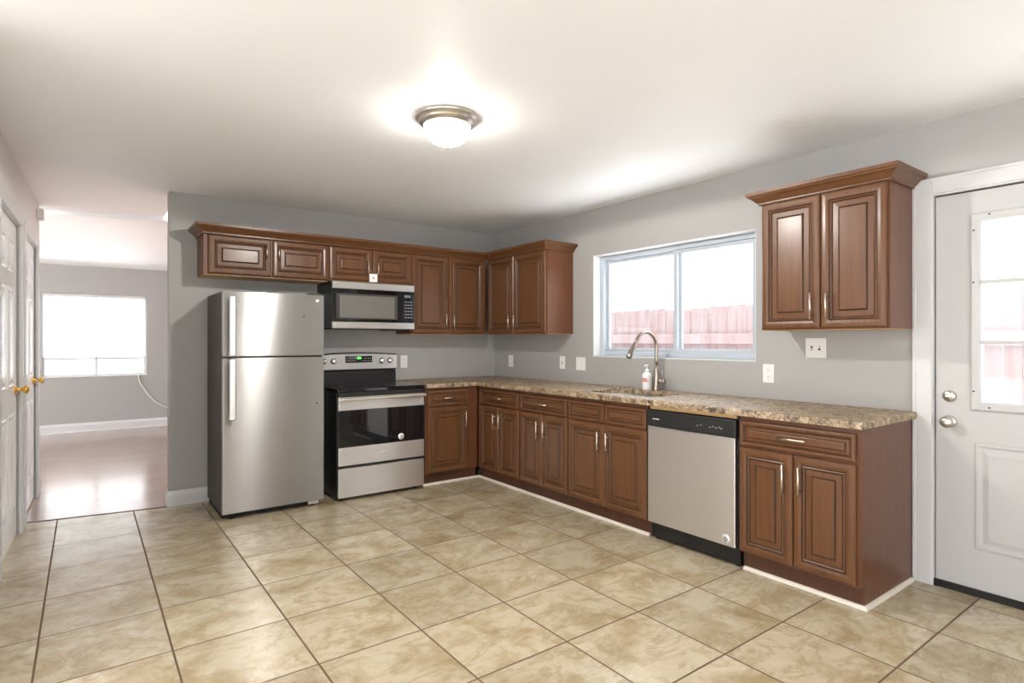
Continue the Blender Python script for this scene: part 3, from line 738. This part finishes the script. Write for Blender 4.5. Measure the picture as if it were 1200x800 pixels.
plate('light_switch', 'wide white double switch just left of the kitchen window corner', 'switch', (0, -1.358, 1.077), RW, .118, .118, [('rocker', -.024, 0), ('rocker', .024, 0)])
plate('wall_outlet', 'white outlet above the worktop below the window\'s right corner', 'outlet', (0, -3.133, 1.071), RW, .078, .122, duo)
plate('light_switch', 'white double toggle switch under the lone wall cabinet by the door', 'switch', (0, -3.435, 1.239), RW, .122, .122, [('toggle', -.023, -.006), ('toggle', .023, .004)])
plate('blank_wall_plate', 'grey painted blank cover plate on the wall left of the refrigerator', 'wall plate', (-2.913, 0, 1.207), 0, .128, .115, [], 'wall')

# ------------------------------------------------------------------ small things
tg = thing('paper_tag', 'small white paper tag hanging from a cabinet handle above the microwave', 'tag', (-1.551, -.352, 1.875))
MB('paper').box(-.037, .037, -.0012, .0, -.075, -.002).obj('card', tg)
b = MB('paper'); b.tube([(-.012, .0, -.006), (-.02, -.012, .012), (-.032, -.018, .03)], .0012, 6); b.obj('string', tg)
MB('greytext').box(-.008, .008, -.0020, -.0013, -.048, -.030).obj('printed_mark', tg)

bl = thing('window_blind', 'white horizontal slat blind lowered over most of the far room window', 'blind', ((X0+X1)/2, FY+.035, Z1))
wd = (X1-X0)/2-.008
MB('white').box(-wd, wd, -.03, .025, -.045, -.002, .004).obj('headrail', bl)
b = MB('blind'); z = -.062
while z > -.885:
    b.prism([(-.016, z+.010), (-.015, z+.0115), (.0, z+.003), (.016, z-.0105), (.015, z-.012), (-.001, z+.0005)], 'X', -wd+.004, wd-.004); z -= .0245
b.obj('slats', bl)
MB('vinyl').box(-wd+.004, wd-.004, -.016, .016, -.928, -.903, .004).obj('bottom_rail', bl)
for x in (-.42, 0, .42): MB('vinyl').tube([(x, -.019, -.04), (x, -.019, -.905)], .0011, 6).obj('ladder_cord', bl)
b = MB('greytext'); b.tube([(-wd+.09, -.034, -.03), (-wd+.09, -.036, -.50)], .004, 8); b.obj('tilt_wand', bl)
cb = thing('cable', 'white cable drooping from the corner of the far room window sill', 'cable', (-2.96, FY-.02, .78))
b = MB('plastic'); cp_ = [(-.015, .015, .0), (0, .004, -.015), (.012, .004, -.08), (.035, .004, -.145), (.11, .004, -.275), (.20, .004, -.396), (.31, .004, -.48), (.40, .004, -.515), (.62, .004, -.54), (.9, .004, -.60), (1.0, .004, -.75)]
def smooth(ps, n=6):
    ps = [Vector(p) for p in ps]; out = []
    for i in range(len(ps)-1):
        p0, p1, p2, p3 = ps[max(i-1, 0)], ps[i], ps[i+1], ps[min(i+2, len(ps)-1)]
        for k in range(n):
            t = k/n; out.append(.5*((2*p1)+(p2-p0)*t+(2*p0-5*p1+4*p2-p3)*t*t+(3*p1-p0-3*p2+p3)*t**3))
    return out+[ps[-1]]
b.tube(smooth(cp_), .009, 8); b.obj('cord', cb)
ch = thing('door_chime', 'small pale box on the hall wall near the ceiling above the second closet', 'chime', (hx(1.02), 1.02, 2.33), lrz)
b = MB('plastic'); b.box(-.05, .05, -.045, -.001, -.045, .045, .005); b.obj('case', ch)
